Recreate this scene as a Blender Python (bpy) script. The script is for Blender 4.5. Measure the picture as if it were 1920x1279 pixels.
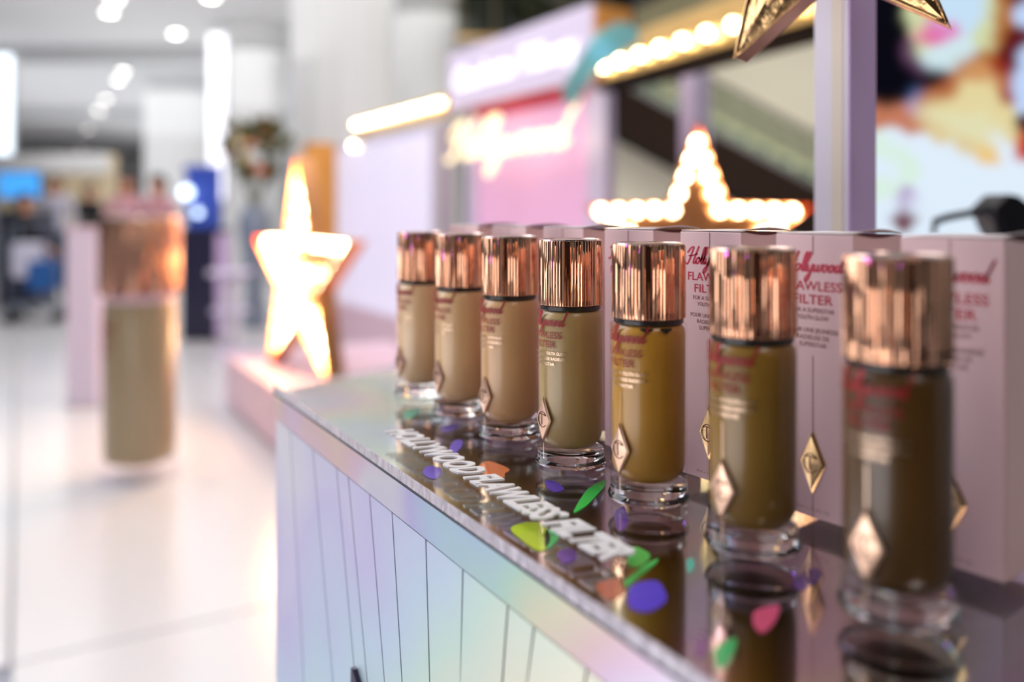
import bpy, bmesh, math, random
from mathutils import Vector, Matrix, Euler
for o in list(bpy.data.objects): bpy.data.objects.remove(o)
random.seed(7)
SC = bpy.context.scene; COL = SC.collection
PI = math.pi
# ------------------------------------------------------------ camera, world, lights, exposure
FP = 1600.0; HZ = 399.0; CAMZ = 1.10; H = 0.1283; CT = CAMZ - H      # focal length in px, horizon row, heights
cd = bpy.data.cameras.new('camera'); cam = bpy.data.objects.new('camera', cd); COL.objects.link(cam)
cam.location = (0, 0, CAMZ); cam.rotation_euler = (PI/2, 0, 0)
cd.sensor_width = 36; cd.lens = 36*FP/1920; cd.shift_y = -(639.5-HZ)/1920; cd.clip_start = 0.02; cd.clip_end = 120
cd.dof.use_dof = True; cd.dof.focus_distance = 0.420; cd.dof.aperture_fstop = 3.0; cd.dof.aperture_blades = 9
SC.camera = cam
w = bpy.data.worlds.new('hall'); SC.world = w; w.use_nodes = True
w.node_tree.nodes['Background'].inputs[0].default_value = (0.90, 0.92, 1.0, 1)
w.node_tree.nodes['Background'].inputs[1].default_value = 0.24
vs = SC.view_settings; vs.view_transform = 'Standard'; vs.look = 'None'; vs.gamma = 1; vs.exposure = 0.25
vs.use_curve_mapping = False
def area(name, loc, rot, sx, sy, power, col=(1, 1, 1)):
    l = bpy.data.lights.new(name, 'AREA'); l.shape = 'RECTANGLE'; l.size = sx; l.size_y = sy; l.energy = power; l.color = col
    o = bpy.data.objects.new(name, l); COL.objects.link(o); o.location = loc; o.rotation_euler = rot; return o
area('ceiling_panel_light', (-2.4, 2.4, 3.9), (0, 0, 0), 3.0, 4.0, 58, (.93, 0.98, 1))
area('ceiling_panel_light', (-3.0, 9, 3.6), (0, 0, 0), 5, 8, 110, (1, 0.985, 0.97))
area('ceiling_panel_light', (-9.0, 23, 3.6), (0, 0, 0), 11, 22, 760, (1, 0.985, 0.97))
area('ceiling_panel_light', (-0.4, 4.6, 3.9), (math.radians(25), 0, 0), 4, 3, 80, (1, 0.96, 0.92))  # unseen fill added to brighten the booth and columns
area('cove_uplight', (-4.5, 9, 2.7), (PI, 0, 0), 5, 12, 70, (1, 0.98, 0.95))  # unseen upward fills added to brighten the ceiling
area('cove_uplight', (-9, 24, 2.7), (PI, 0, 0), 10, 20, 190, (0.90, 0.95, 1))  # second unseen upward fill added to brighten the ceiling
area('escalator_hall_light', (2.8, 7.2, 2.2), (math.radians(72), 0, 0), 4, 1.5, 110, (1, 0.95, 0.86))  # unseen fill added to lift the cream wall behind the escalator
area('aisle_panel_light', (-1.7, 1.1, 1.9), (0, math.radians(-62), math.radians(-14)), 1.3, 1.5, 22, (0.95, 0.95, 1))
area('front_panel_light', (-1.4, -0.3, 0.48), (0, math.radians(-92), math.radians(20)), 0.8, 1.8, 13, (0.97, 0.96, 1))  # unseen low fill added to brighten the foil counter front
area('counter_downlight', (0.8, -1.0, 2.9), (math.radians(38), 0, math.radians(12)), 0.7, 0.7, 11, (1, 0.90, 0.84))
area('violet_stage_light', (-1.3, 0.30, 1.22), (0, math.radians(-86), 0), 0.07, 0.10, 0.55, (0.36, 0.10, 1))

# ------------------------------------------------------------ materials
def rgb(r, g, b):
    f = lambda c: (c/255/12.92) if c/255 <= 0.04045 else ((c/255+0.055)/1.055)**2.4
    return (f(r), f(g), f(b), 1)
def mat(name, col, rough=0.5, metal=0.0, var=0.0, scale=20, bump=0.0, coat=0.0, emit=0, ecol=None, stretch=(1,1,1), spec=0.5):
    m = bpy.data.materials.new(name); m.use_nodes = True; nt = m.node_tree; b = nt.nodes['Principled BSDF']
    b.inputs['Base Color'].default_value = col; b.inputs['Roughness'].default_value = rough; b.inputs['Metallic'].default_value = metal
    b.inputs['Coat Weight'].default_value = coat; b.inputs['Coat Roughness'].default_value = 0.04
    b.inputs['Specular IOR Level'].default_value = spec
    if emit: b.inputs['Emission Color'].default_value = ecol or col; b.inputs['Emission Strength'].default_value = emit
    tc = nt.nodes.new('ShaderNodeTexCoord'); mp = nt.nodes.new('ShaderNodeMapping'); mp.inputs['Scale'].default_value = stretch
    nt.links.new(tc.outputs['Object'], mp.inputs[0])
    n = nt.nodes.new('ShaderNodeTexNoise'); n.inputs['Scale'].default_value = scale; n.inputs['Detail'].default_value = 4
    nt.links.new(mp.outputs[0], n.inputs['Vector'])
    if var:
        mx = nt.nodes.new('ShaderNodeMix'); mx.data_type = 'RGBA'
        mx.inputs[6].default_value = [c*(1-var) for c in col[:3]]+[1]; mx.inputs[7].default_value = [min(1, c*(1+var)) for c in col[:3]]+[1]
        nt.links.new(n.outputs[0], mx.inputs[0]); nt.links.new(mx.outputs[2], b.inputs['Base Color'])
    if bump:
        bp = nt.nodes.new('ShaderNodeBump'); bp.inputs['Strength'].default_value = bump; bp.inputs['Distance'].default_value = 0.002
        nt.links.new(n.outputs[0], bp.inputs['Height']); nt.links.new(bp.outputs[0], b.inputs['Normal'])
    return m
def glassy(name, tint=(1, 1, 1, 1), ior=1.45, gl=0.02):
    """thin clear sheet: what is not mirrored at the surface passes straight through"""
    m = bpy.data.materials.new(name); m.use_nodes = True; nt = m.node_tree; nt.nodes.clear()
    o = nt.nodes.new('ShaderNodeOutputMaterial'); mx = nt.nodes.new('ShaderNodeMixShader'); fr = nt.nodes.new('ShaderNodeFresnel')
    t = nt.nodes.new('ShaderNodeBsdfTransparent'); g = nt.nodes.new('ShaderNodeBsdfGlossy')
    fr.inputs[0].default_value = ior; t.inputs[0].default_value = tint; g.inputs['Roughness'].default_value = gl
    ge = nt.nodes.new('ShaderNodeNewGeometry'); iv = nt.nodes.new('ShaderNodeMath'); iv.operation = 'SUBTRACT'; iv.inputs[0].default_value = 1; nt.links.new(ge.outputs['Backfacing'], iv.inputs[1])
    mu = nt.nodes.new('ShaderNodeMath'); mu.operation = 'MULTIPLY'; nt.links.new(fr.outputs[0], mu.inputs[0]); nt.links.new(iv.outputs[0], mu.inputs[1])
    nt.links.new(mu.outputs[0], mx.inputs[0]); nt.links.new(t.outputs[0], mx.inputs[1]); nt.links.new(g.outputs[0], mx.inputs[2])
    nt.links.new(mx.outputs[0], o.inputs[0]); return m
def clear(name, ior=1.46, col=(1, 1, 1, 1), rough=0.0):
    m = mat(name, col, rough); b = m.node_tree.nodes['Principled BSDF']
    b.inputs['Transmission Weight'].default_value = 1; b.inputs['IOR'].default_value = ior; return m
def foil(name, base, sat, rough, k=3.0, nscale=3.0, off=0.0, line=0.0, warp=.5, tang=(0.5, -0.866, 0), dark=1.0):
    """diffraction foil: hue runs with the direction the surface is seen from and with its embossing"""
    m = mat(name, tuple(base[:3])+(1,), rough, 1.0); nt = m.node_tree; b = nt.nodes['Principled BSDF']; L = nt.links
    g = nt.nodes.new('ShaderNodeNewGeometry'); d = nt.nodes.new('ShaderNodeVectorMath'); d.operation = 'DOT_PRODUCT'
    L.new(g.outputs['Incoming'], d.inputs[0]); d.inputs[1].default_value = tang
    tc = nt.nodes.new('ShaderNodeTexCoord'); n = nt.nodes.new('ShaderNodeTexNoise'); n.inputs['Scale'].default_value = nscale; n.inputs['Detail'].default_value = 1.5
    L.new(tc.outputs['Object'], n.inputs['Vector'])
    a = nt.nodes.new('ShaderNodeMath'); a.operation = 'MULTIPLY_ADD'; L.new(d.outputs['Value'], a.inputs[0]); a.inputs[1].default_value = k; a.inputs[2].default_value = off
    s = nt.nodes.new('ShaderNodeMath'); s.operation = 'MULTIPLY_ADD'; L.new(n.outputs[0], s.inputs[0]); s.inputs[1].default_value = warp; L.new(a.outputs[0], s.inputs[2])
    fr = nt.nodes.new('ShaderNodeMath'); fr.operation = 'FRACT'; L.new(s.outputs[0], fr.inputs[0])
    r = nt.nodes.new('ShaderNodeValToRGB'); cr = r.color_ramp; cr.elements[0].position = 0; cr.elements[1].position = 1
    stops = [(0, base[:3]), (.16, (.42, .35, 1.0)), (.32, (.30, .75, 1.0)), (.47, (.40, 1.0, .55)), (.62, (1.0, .95, .30)), (.76, (1.0, .50, .35)), (.9, (.95, .50, .75)), (1, base[:3])]
    while len(cr.elements) < len(stops): cr.elements.new(.5)
    for e, (p, c) in zip(cr.elements, stops): e.position = p
    for e, (p, c) in zip(cr.elements, stops): e.color = tuple(base[i]*(1-sat)+c[i]*sat for i in range(3))+(1,)
    L.new(fr.outputs[0], r.inputs[0]); L.new(r.outputs[0], b.inputs['Base Color'])
    if line:
        n2 = nt.nodes.new('ShaderNodeTexNoise'); n2.inputs['Scale'].default_value = 900; L.new(tc.outputs['Object'], n2.inputs['Vector'])
        bp = nt.nodes.new('ShaderNodeBump'); bp.inputs['Strength'].default_value = line; bp.inputs['Distance'].default_value = .0004
        L.new(n2.outputs[0], bp.inputs['Height']); L.new(bp.outputs[0], b.inputs['Normal'])
    return m
M = dict(
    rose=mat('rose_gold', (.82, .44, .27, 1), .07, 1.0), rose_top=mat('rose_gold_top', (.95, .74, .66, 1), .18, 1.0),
    copper=mat('copper', (.86, .42, .20, 1), .3, 1.0, .1, 8), foilgold=mat('crinkled_gold_foil', (.60, .37, .17, 1), .22, 1.0, .2, 60, 1.0),
    foilcopper=mat('copper_card', (.62, .30, .20, 1), .38, .7, .1, 60, .3),
    ring=mat('dark_neck_ring', (.02, .018, .016, 1), .25), bottleglass=glassy('bottle_glass', (1, 1, 1, 1), 1.14),
    glass=clear('thick_clear_glass'), redprint=mat('dark_red_print', rgb(142, 22, 14), .5), boxred=mat('crimson_print', rgb(190, 14, 52), .45),
    fine=mat('gold_print', (.75, .52, .36, 1), .3, 1.0), boxfine=mat('bronze_print', rgb(120, 72, 62), .4, .3),
    emblem=mat('rose_gold_emblem', (.92, .60, .42, 1), .3, 1.0), boxemblem=mat('gold_emblem', (.78, .52, .26, 1), .25, 1.0),
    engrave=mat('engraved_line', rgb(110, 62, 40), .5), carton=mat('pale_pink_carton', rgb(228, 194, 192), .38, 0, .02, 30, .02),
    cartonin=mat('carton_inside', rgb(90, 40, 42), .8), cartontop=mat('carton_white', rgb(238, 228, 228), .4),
    acrylic=glassy('clear_acrylic', (.97, .97, .98, 1), 1.45, .015), acredge=clear('acrylic_edge', 1.48, (.93, .94, .95, 1), .05),
    white=mat('white_lettering', (.92, .92, .93, 1), .5), groove=mat('plum_groove', rgb(150, 128, 158), .6), black=mat('black_plastic', (.012, .012, .014, 1), .35),
    darkline=mat('dark_seam', (.03, .03, .045, 1), .5),
    foil_front=foil('holographic_front', (.92, .91, .95), .34, .42, -2.7, 8, 2.38, .12, .45),
    foil_band=foil('holographic_band', (.88, .87, .93), .46, .36, -5.2, 9, 5.1, .2, .9),
    foil_top=foil('holographic_top', (.74, .68, .70), .30, .10, 5.0, 9, .1, .05, 1.6),
    floor=mat('polished_white_stone', rgb(226, 224, 226), .22, 0, .035, 2.2, 0, 0, stretch=(1, 2, 1)), joint=mat('stone_joint', rgb(170, 172, 182), .6),
    ceil=mat('ceiling_paint', rgb(205, 206, 208), .8, 0, .02, 1), wall=mat('hall_paint', rgb(206, 205, 205), .8, 0, .04, .6), column=mat('column_plaster', rgb(226, 227, 228), .6, 0, .02, 2),
    edgestrip=mat('streaked_sheet_edge', rgb(196, 188, 194), .12, .35, .45, 60, 1.0, stretch=(3, 1, 1)), addedwall=mat('added_wall_charcoal', rgb(24, 20, 22), .6, 0, .1, 2), cream=mat('cream_plaster', rgb(236, 230, 212), .7, 0, .05, .8), olive=mat('olive_panel', rgb(122, 116, 88), .6, 0, .15, 1.5), beige=mat('beige_fitting', rgb(190, 172, 140), .6, 0, .1, 3),
    darkgreen=mat('dark_green_glazing', rgb(42, 48, 34), .2, 0, .5, 3), brown=mat('dark_bronze_cladding', rgb(30, 20, 16), .85, 0, .2, 2, spec=.08), handrail=mat('handrail_rubber', rgb(70, 68, 56), .5),
    lav=mat('lavender_lacquer', rgb(222, 212, 236), .35, 0, .02, 2), post=mat('grey_lilac_lacquer', rgb(205, 198, 208), .45), postpurple=mat('purple_lacquer', rgb(212, 186, 232), .4), postcream=mat('cream_insert', rgb(206, 194, 176), .5),
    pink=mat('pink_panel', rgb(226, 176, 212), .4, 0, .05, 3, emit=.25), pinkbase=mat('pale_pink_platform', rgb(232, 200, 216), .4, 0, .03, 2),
    wood=mat('orange_gold_wood', rgb(234, 160, 76), .4, 0, .12, 6, stretch=(1, 1, .2)), goldrail=mat('brass_fascia', (.80, .52, .20, 1), .32, .8, .1, 5),
    signface=mat('lit_lavender_sign', rgb(216, 205, 230), .5, emit=.16), signtext=mat('white_lit_lettering', (1, 1, 1, 1), .5, emit=.75, ecol=(.95, .95, 1, 1)),
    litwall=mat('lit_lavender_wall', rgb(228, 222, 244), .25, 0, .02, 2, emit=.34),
    neon=mat('warm_neon', (1, .9, .6, 1), .4, emit=1.35, ecol=(1, .82, .46, 1)), neonback=mat('rose_neon_halo_tube', (1, .4, .5, 1), .4, emit=1.2, ecol=(1, .3, .42, 1)),
    bulb=mat('warm_bulb', (1, .9, .7, 1), .4, emit=20, ecol=(1, .80, .46, 1)), down=mat('downlight_lens', (1, 1, 1, 1), .4, emit=26, ecol=(1, .98, .93, 1)), downdim=mat('dim_downlight_lens', (1, 1, 1, 1), .4, emit=13, ecol=(1, .95, .86, 1)),
    window=mat('backlit_blue_panel', (1, 1, 1, 1), .4, emit=1.5, ecol=(.72, .88, 1, 1)), banner=mat('backlit_white_banner', (1, 1, 1, 1), .4, emit=1.25, ecol=(.86, .86, 1, 1)),
    bluescreen=mat('blue_screen', (0, .2, .6, 1), .4, emit=.8, ecol=(.08, .38, .85, 1)), bluelamp=mat('icy_lamp', (1, 1, 1, 1), .4, emit=3, ecol=(.62, .82, 1, 1)), trim=mat('brushed_steel', (.6, .6, .62, 1), .3, 1.0),
    navy=mat('navy_lacquer', rgb(34, 30, 58), .3, 0, .1, 3), navyblue=mat('deep_blue_display', rgb(50, 70, 150), .3, emit=.25, ecol=(.06, .12, .6, 1)),
    skin=mat('skin', rgb(226, 162, 132), .5), hair=mat('dark_hair', rgb(36, 28, 26), .5, 0, .2, 60), shirt=mat('white_shirt', rgb(206, 204, 222), .8, 0, .03, 20), dark=mat('black_cloth', rgb(18, 18, 26), .9), pinktop=mat('pink_cloth', rgb(214, 160, 170), .8),
    jeans=mat('navy_trousers', rgb(20, 24, 44), .9), blue=mat('blue_fabric', rgb(30, 90, 160), .7, 0, .1, 10), grey=mat('grey_metal', rgb(120, 130, 145), .4, .5), vase=mat('slate_vase', rgb(140, 152, 172), .4),
    leaf=mat('olive_leaf', rgb(92, 92, 40), .6, 0, .3, 12), petal=mat('cream_petal', rgb(226, 196, 130), .6, 0, .1, 20), petal2=mat('coral_petal', rgb(222, 140, 110), .6, 0, .1, 20),
    bigliquid=mat('giant_beige_liquid', rgb(172, 150, 116), .35, 0, .02, 2, coat=.6), lightrose=mat('giant_rose_gold', (.80, .42, .28, 1), .22, 1.0),
    teal=foil('iridescent_ribbon_film', (.16, .40, .80), .45, .55, .25, 6, .14, 0, .3), fabricseam=mat('label_silver', (.7, .68, .66, 1), .3, 1.0))

# ------------------------------------------------------------ builders
def tag(o, label=None, cat=None, group=None, kind=None):
    if label: o['label'] = label
    if cat: o['category'] = cat
    if group: o['group'] = group
    if kind: o['kind'] = kind
    return o
def empty(name, loc=(0, 0, 0), rz=0, label=None, cat=None, group=None):
    o = bpy.data.objects.new(name, None); COL.objects.link(o); o.location = loc; o.rotation_euler = (0, 0, rz); o.empty_display_size = .05
    return tag(o, label, cat, group)
def link(name, me, m, parent=None, smooth=False, mx=None):
    mats = m if isinstance(m, (list, tuple)) else [m]
    for k in mats: me.materials.append(k)
    if smooth:
        me.polygons.foreach_set('use_smooth', [True]*len(me.polygons))
    o = bpy.data.objects.new(name, me); COL.objects.link(o)
    if parent: o.parent = parent
    if mx is not None: o.matrix_local = mx
    return o
def pydata(name, v, f, m, parent=None, smooth=False, mx=None):
    me = bpy.data.meshes.new(name); me.from_pydata([tuple(p) for p in v], [], f); me.update(); me.validate()
    return link(name, me, m, parent, smooth, mx)
def bmobj(name, bm, m, parent=None, smooth=False, mx=None):
    me = bpy.data.meshes.new(name); bmesh.ops.recalc_face_normals(bm, faces=bm.faces[:]); bm.to_mesh(me); bm.free()
    return link(name, me, m, parent, smooth, mx)
def box(name, lo, hi, m, parent=None, bev=0.0, mx=None, seg=2):
    bm = bmesh.new(); bmesh.ops.create_cube(bm, size=1)
    for v in bm.verts: v.co = Vector([(lo[i]+hi[i])/2+v.co[i]*(hi[i]-lo[i]) for i in range(3)])
    if bev: bmesh.ops.bevel(bm, geom=bm.edges[:], offset=bev, segments=seg, affect='EDGES', profile=.6)
    return bmobj(name, bm, m, parent, False, mx)
def prism(name, pts, z0, z1, m, parent=None, bev=0.0, mx=None):
    n = len(pts); v = [(p[0], p[1], z0) for p in pts]+[(p[0], p[1], z1) for p in pts]
    f = [tuple(range(n))[::-1], tuple(range(n, 2*n))]+[(i, (i+1) % n, n+(i+1) % n, n+i) for i in range(n)]
    bm = bmesh.new(); bv = [bm.verts.new(p) for p in v]
    for q in f: bm.faces.new([bv[i] for i in q])
    if bev: bmesh.ops.bevel(bm, geom=bm.edges[:], offset=bev, segments=2, affect='EDGES')
    return bmobj(name, bm, m, parent, False, mx)
def lathe(name, prof, m, parent=None, n=64, smooth=True, mx=None, rad=None, matf=None):
    v = []; f = []
    for (r, z) in prof:
        for i in range(n):
            a = 2*PI*i/n; rr = r if rad is None else rad(r, z, a, i); v.append((rr*math.cos(a), rr*math.sin(a), z))
    for k in range(len(prof)-1):
        for i in range(n):
            j = (i+1) % n; f.append((k*n+i, k*n+j, (k+1)*n+j, (k+1)*n+i))
    f.append(tuple(range(n))[::-1]); f.append(tuple(range((len(prof)-1)*n, len(prof)*n)))
    o = pydata(name, v, f, m, parent, smooth, mx)
    if smooth: sharp(o.data, 35)
    return o
def sharp(me, deg=35):
    bm = bmesh.new(); bm.from_mesh(me); c = math.radians(deg)
    for e in bm.edges:
        if len(e.link_faces) == 2 and e.link_faces[0].normal.length > 0 and e.link_faces[1].normal.length > 0 and e.calc_face_angle(0) > c: e.smooth = False
    bm.to_mesh(me); bm.free()
def tube(name, pts, r, m, parent=None, n=6, mx=None, closed=False):
    v = []; f = []; P = [Vector(p) for p in pts]; N = len(P)
    for i, p in enumerate(P):
        t = (P[min(i+1, N-1)]-P[max(i-1, 0)]).normalized(); a = t.orthogonal() if abs(t.z) > .95 else t.cross(Vector((0, 0, 1))); a.normalize(); b = t.cross(a)
        rr = r[i] if isinstance(r, (list, tuple)) else r
        for k in range(n): v.append(p+(a*math.cos(2*PI*k/n)+b*math.sin(2*PI*k/n))*rr)
    for i in range(N-1):
        for k in range(n): f.append((i*n+k, i*n+(k+1) % n, (i+1)*n+(k+1) % n, (i+1)*n+k))
    f.append(tuple(range(n))[::-1]); f.append(tuple(range((N-1)*n, N*n)))
    return pydata(name, v, f, m, parent, True, mx)
def ball(name, c, r, m, parent=None, seg=12, sc=(1, 1, 1)):
    bm = bmesh.new(); bmesh.ops.create_uvsphere(bm, u_segments=seg, v_segments=max(6, seg//2), radius=r)
    for v in bm.verts: v.co = Vector((v.co.x*sc[0]+c[0], v.co.y*sc[1]+c[1], v.co.z*sc[2]+c[2]))
    return bmobj(name, bm, m, parent, True)
def at(px, py, Y):
    return Vector(((px-960)/FP*Y, Y, CAMZ-(py-HZ)/FP*Y))
def textverts(s, size, shear=0.0, bold=0.0, align='CENTER', space=1.0, width=None, ext=0.0):
    c = bpy.data.curves.new('txt', 'FONT'); c.body = s; c.size = size; c.shear = shear; c.offset = bold; c.align_x = align; c.space_character = space; c.extrude = ext
    c.resolution_u = 3
    o = bpy.data.objects.new('txt', c); COL.objects.link(o); dg = bpy.context.evaluated_depsgraph_get()
    me = bpy.data.meshes.new_from_object(o.evaluated_get(dg)); v = [x.co.copy() for x in me.vertices]; f = [tuple(p.vertices) for p in me.polygons]
    bpy.data.objects.remove(o); bpy.data.curves.remove(c); bpy.data.meshes.remove(me)
    if width and v:
        x0 = min(p.x for p in v); x1 = max(p.x for p in v); k = width/(x1-x0); cx = (x0+x1)/2 if align == 'CENTER' else x0
        for p in v: p.x = (p.x-cx)*k
    return v, f
def cr(pts, k=6):
    P = [Vector((p[0], p[1])) for p in pts]; P = [P[0]]+P+[P[-1]]; out = []
    for i in range(1, len(P)-2):
        a, b, c, d = P[i-1:i+3]
        for t in range(k):
            t /= k; out.append(.5*((2*b)+(c-a)*t+(2*a-5*b+4*c-d)*t*t+(3*b-3*c+d-a)*t**3))
    out.append(P[-2]); return out
def script_strokes():
    """single-stroke brush script for the word Hollywood; x-height 1"""
    S = [[(-.2, 1.6), (.2, 2.3), (.75, 2.5), (.6, 1.4), (.4, .3), (.1, -.15), (-.2, .1)], [(1.75, 2.65), (1.5, 1.5), (1.3, .4), (1.45, 0), (1.8, .35)], [(.1, 1.15), (.8, 1.2), (1.75, 1.5)]]
    x = 1.8
    def o(x): S.append([(x+.5, .95), (x+.15, .85), (x, .4), (x+.2, 0), (x+.5, .15), (x+.6, .6), (x+.4, .95), (x+.6, .8), (x+.95, .75)]); return x+.9
    def l(x): S.append([(x-.1, .3), (x+.2, 1.2), (x+.42, 2.1), (x+.32, 2.55), (x+.1, 2.0), (x+.08, .4), (x+.25, 0), (x+.5, .3)]); return x+.45
    x = o(x); x = l(x); x = l(x)
    S.append([(x, .9), (x+.02, .3), (x+.25, 0), (x+.55, .35), (x+.68, 1.0), (x+.6, 0), (x+.45, -1.0), (x+.15, -1.35), (x+.0, -.95), (x+.4, -.3), (x+.9, .3)]); x += .95
    S.append([(x, .95), (x, .3), (x+.22, 0), (x+.5, .4), (x+.55, .95), (x+.55, .25), (x+.8, 0), (x+1.05, .4), (x+1.1, .95), (x+1.3, .8)]); x += 1.3
    x = o(x); x = o(x)
    S.append([(x+.55, .9), (x+.2, .9), (x, .4), (x+.2, 0), (x+.5, .35), (x+.85, 1.6), (x+1.05, 2.6), (x+.75, 1.2), (x+.65, .3), (x+.8, 0), (x+1.1, .35)]); x += 1.1
    sh = .28
    return [[Vector((p.x+sh*p.y, p.y)) for p in cr(s)] for s in S], x+.3
STROKES, SW = script_strokes()
def ribbon2d(width, th):
    """flat brush ribbons scaled to a word width; centred on x, baseline at 0"""
    k = width/SW; v = []; f = []
    for s in STROKES:
        n0 = len(v)
        for i, p in enumerate(s):
            t = s[min(i+1, len(s)-1)]-s[max(i-1, 0)]
            if t.length < 1e-6: t = Vector((1, 0))
            t.normalize(); nrm = Vector((-t.y, t.x)); wv = th*(.55+.6*abs(t.y))
            c = Vector(((p.x-SW/2)*k, p.y*k)); v.append(Vector((*(c+nrm*wv), 0))); v.append(Vector((*(c-nrm*wv), 0)))
        for i in range(len(s)-1): a = n0+2*i; f.append((a, a+1, a+3, a+2))
    return v, f
def on_plane(v, y, z0): return [Vector((p.x, y-p.z, p.y+z0)) for p in v]
def on_cyl(v, r, z0, a0=-PI/2): return [Vector(((r+p.z)*math.cos(a0+p.x/r), (r+p.z)*math.sin(a0+p.x/r), p.y+z0)) for p in v]
def copy_tree(o, parent=None):
    c = o.copy(); COL.objects.link(c)
    if parent: c.parent = parent; c.matrix_parent_inverse = o.matrix_parent_inverse.copy()
    for ch in list(o.children): copy_tree(ch, c)
    return c
def rot(rz): return Matrix.Rotation(rz, 4, 'Z')

# ------------------------------------------------------------ the hall
U = Vector((.5005, -.8657, 0)); NV = Vector((.8657, .5005, 0)); AU = -math.radians(60)   # counter row direction; away from the aisle
tag(pydata('floor', [(-26, -4, -.02), (9, -4, -.02), (9, 44, -.02), (-26, 44, -.02)], [(0, 1, 2, 3)], M['joint']), kind='structure')
fl = bpy.data.objects['floor']
tile = None; T = 1.2
for i in range(-8, 14):
    for j in range(-3, 5):
        # tile rows run with the counter
        c = Vector((-.02, 0, 0))+U*(-T*(i+.5))+NV*(T*(j-.5)-.0)
        if c.y < .3 or c.y > 13 or abs((c.x)/max(c.y, .1)) > .95: continue
        if c.x > .12*c.y+.9: continue
        if tile is None:
            tile = box('stone_tile', (-T/2+.004, -T/2+.004, -.019), (T/2-.004, T/2-.004, 0), M['floor'], fl, .002, seg=1); t = tile
        else:
            t = tile.copy(); COL.objects.link(t)
        t.location = (c.x, c.y, 0); t.rotation_euler = (0, 0, AU)
tag(pydata('floor_beyond', [(-26, 9, -.0195), (9, 9, -.0195), (9, 44, -.0195), (-26, 44, -.0195)], [(0, 1, 2, 3)], M['floor']), kind='structure')
tag(box('ceiling', (-26, -4, 4.02), (9, 44, 4.1), M['ceil']), kind='structure')
for k, y in enumerate((7.6, 15, 24)): tag(box('trim_%d' % (k+1), (-26, y, 3.72), (-.9 if k == 0 else 9, y+.7, 4.02), M['ceil'], bev=.03), kind='structure')
tag(box('wall_back', (-26, 42, 0), (9, 42.2, 4.02), M['wall']), kind='structure')
tag(box('added_dark_wall', (-1.6, -3.1, 0), (5, -3, 4.02), M['addedwall']), kind='structure')  # unseen dark wall added behind the camera to darken cap reflections
tag(box('wall_left', (-26.1, 2, 0), (-26, 42, 4.02), M['wall']), kind='structure')
tag(box('wall_right', (2.0, 11.4, 0), (9, 11.6, 4.02), M['cream']), kind='structure')
tag(box('wall_side', (.35, 11.42, 0), (2.0, 11.6, 2.75), M['cream']), kind='structure')
# fluted columns
def column(px0, px1, Y, label, m='column', flutes=14):
    c = at((px0+px1)/2, 399, Y); r = (px1-px0)/2/FP*Y
    o = lathe('column', [(r*1.12, 0), (r*1.12, .18), (r*1.0, .24), (r, 3.8), (r*1.12, 3.9), (r*1.12, 4.02)], M[m], n=flutes*6, smooth=False,
              rad=lambda R, z, a, i: R-(.018 if (.2 < z < 3.85 and i % 6 in (1, 2, 3)) else 0))
    o.location = (c.x, c.y, 0); o['kind'] = 'structure'; return o
column(548, 742, 9.2, '')
column(735, 862, 11.0, '')
column(412, 536, 13.5, '', 'column', 10)
column(275, 392, 18, '', 'column', 10)
# far shop fitting and screens along the left
t = empty('shop_fitting', (at(130, 399, 26).x, 26, 0), 0, 'long beige shop fitting with a dark recess at the far end of hall', 'shop fitting')
box('cabinet_body', (-2.2, 0, 0), (1.2, .6, 2.9), M['beige'], t, .03); box('fascia', (-2.2, -.08, 2.3), (1.2, 0, 2.9), M['wall'], t, .01); box('recess_shelf', (-2.0, -.05, 1.2), (1.0, 0, 1.26), M['trim'], t)
def panel(name, px0, px1, py0, py1, Y, m, label, cat, fr='trim', foot=False):
    a = at(px0, py1, Y); b = at(px1, py0, Y); t = empty(name, ((a.x+b.x)/2, Y, 0), 0, label, cat); hw = (b.x-a.x)/2
    box('lit_face', (-hw+.02, -.01, a.z+.02), (hw-.02, .01, b.z-.02), m, t); box('frame', (-hw, .01, a.z), (hw, .08, b.z), M[fr], t, .01)
    if foot: box('foot_plate', (-hw*.9, -.15, 0), (hw*.9, .25, .03), M[fr], t, .005); box('support', (-.04, .02, .03), (.04, .07, a.z), M[fr], t)
    return t
panel('light_box', -60, 24, 100, 292, 9.6, M['window'], 'tall pale-blue backlit panel at the hall side, upper end of aisle', 'light box', foot=True)
panel('light_banner', 389, 424, 62, 378, 10, M['banner'], 'narrow white backlit banner standing between two white columns', 'banner', foot=True)
# blue kiosk
t = empty('checkout_counter', (at(20, 399, 10).x, 10, 0), 0, 'dark till counter below a glowing blue screen', 'counter')
box('counter_body', (-.6, 0, 0), (.26, .5, 1.08), M['navy'], t, .02); box('counter_top', (-.62, -.03, 1.08), (.28, .53, 1.12), M['black'], t, .008)
t = empty('monitor', (at(18, 399, 9.9).x, 10.1, 1.12), 0, 'wide glowing blue screen on the dark till counter', 'screen')
box('stand', (-.04, .02, 0), (.04, .08, .16), M['black'], t); box('bezel', (-.3, 0, .14), (.26, .05, .48), M['black'], t, .01); box('screen', (-.28, -.006, .16), (.24, 0, .46), M['bluescreen'], t)
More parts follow.
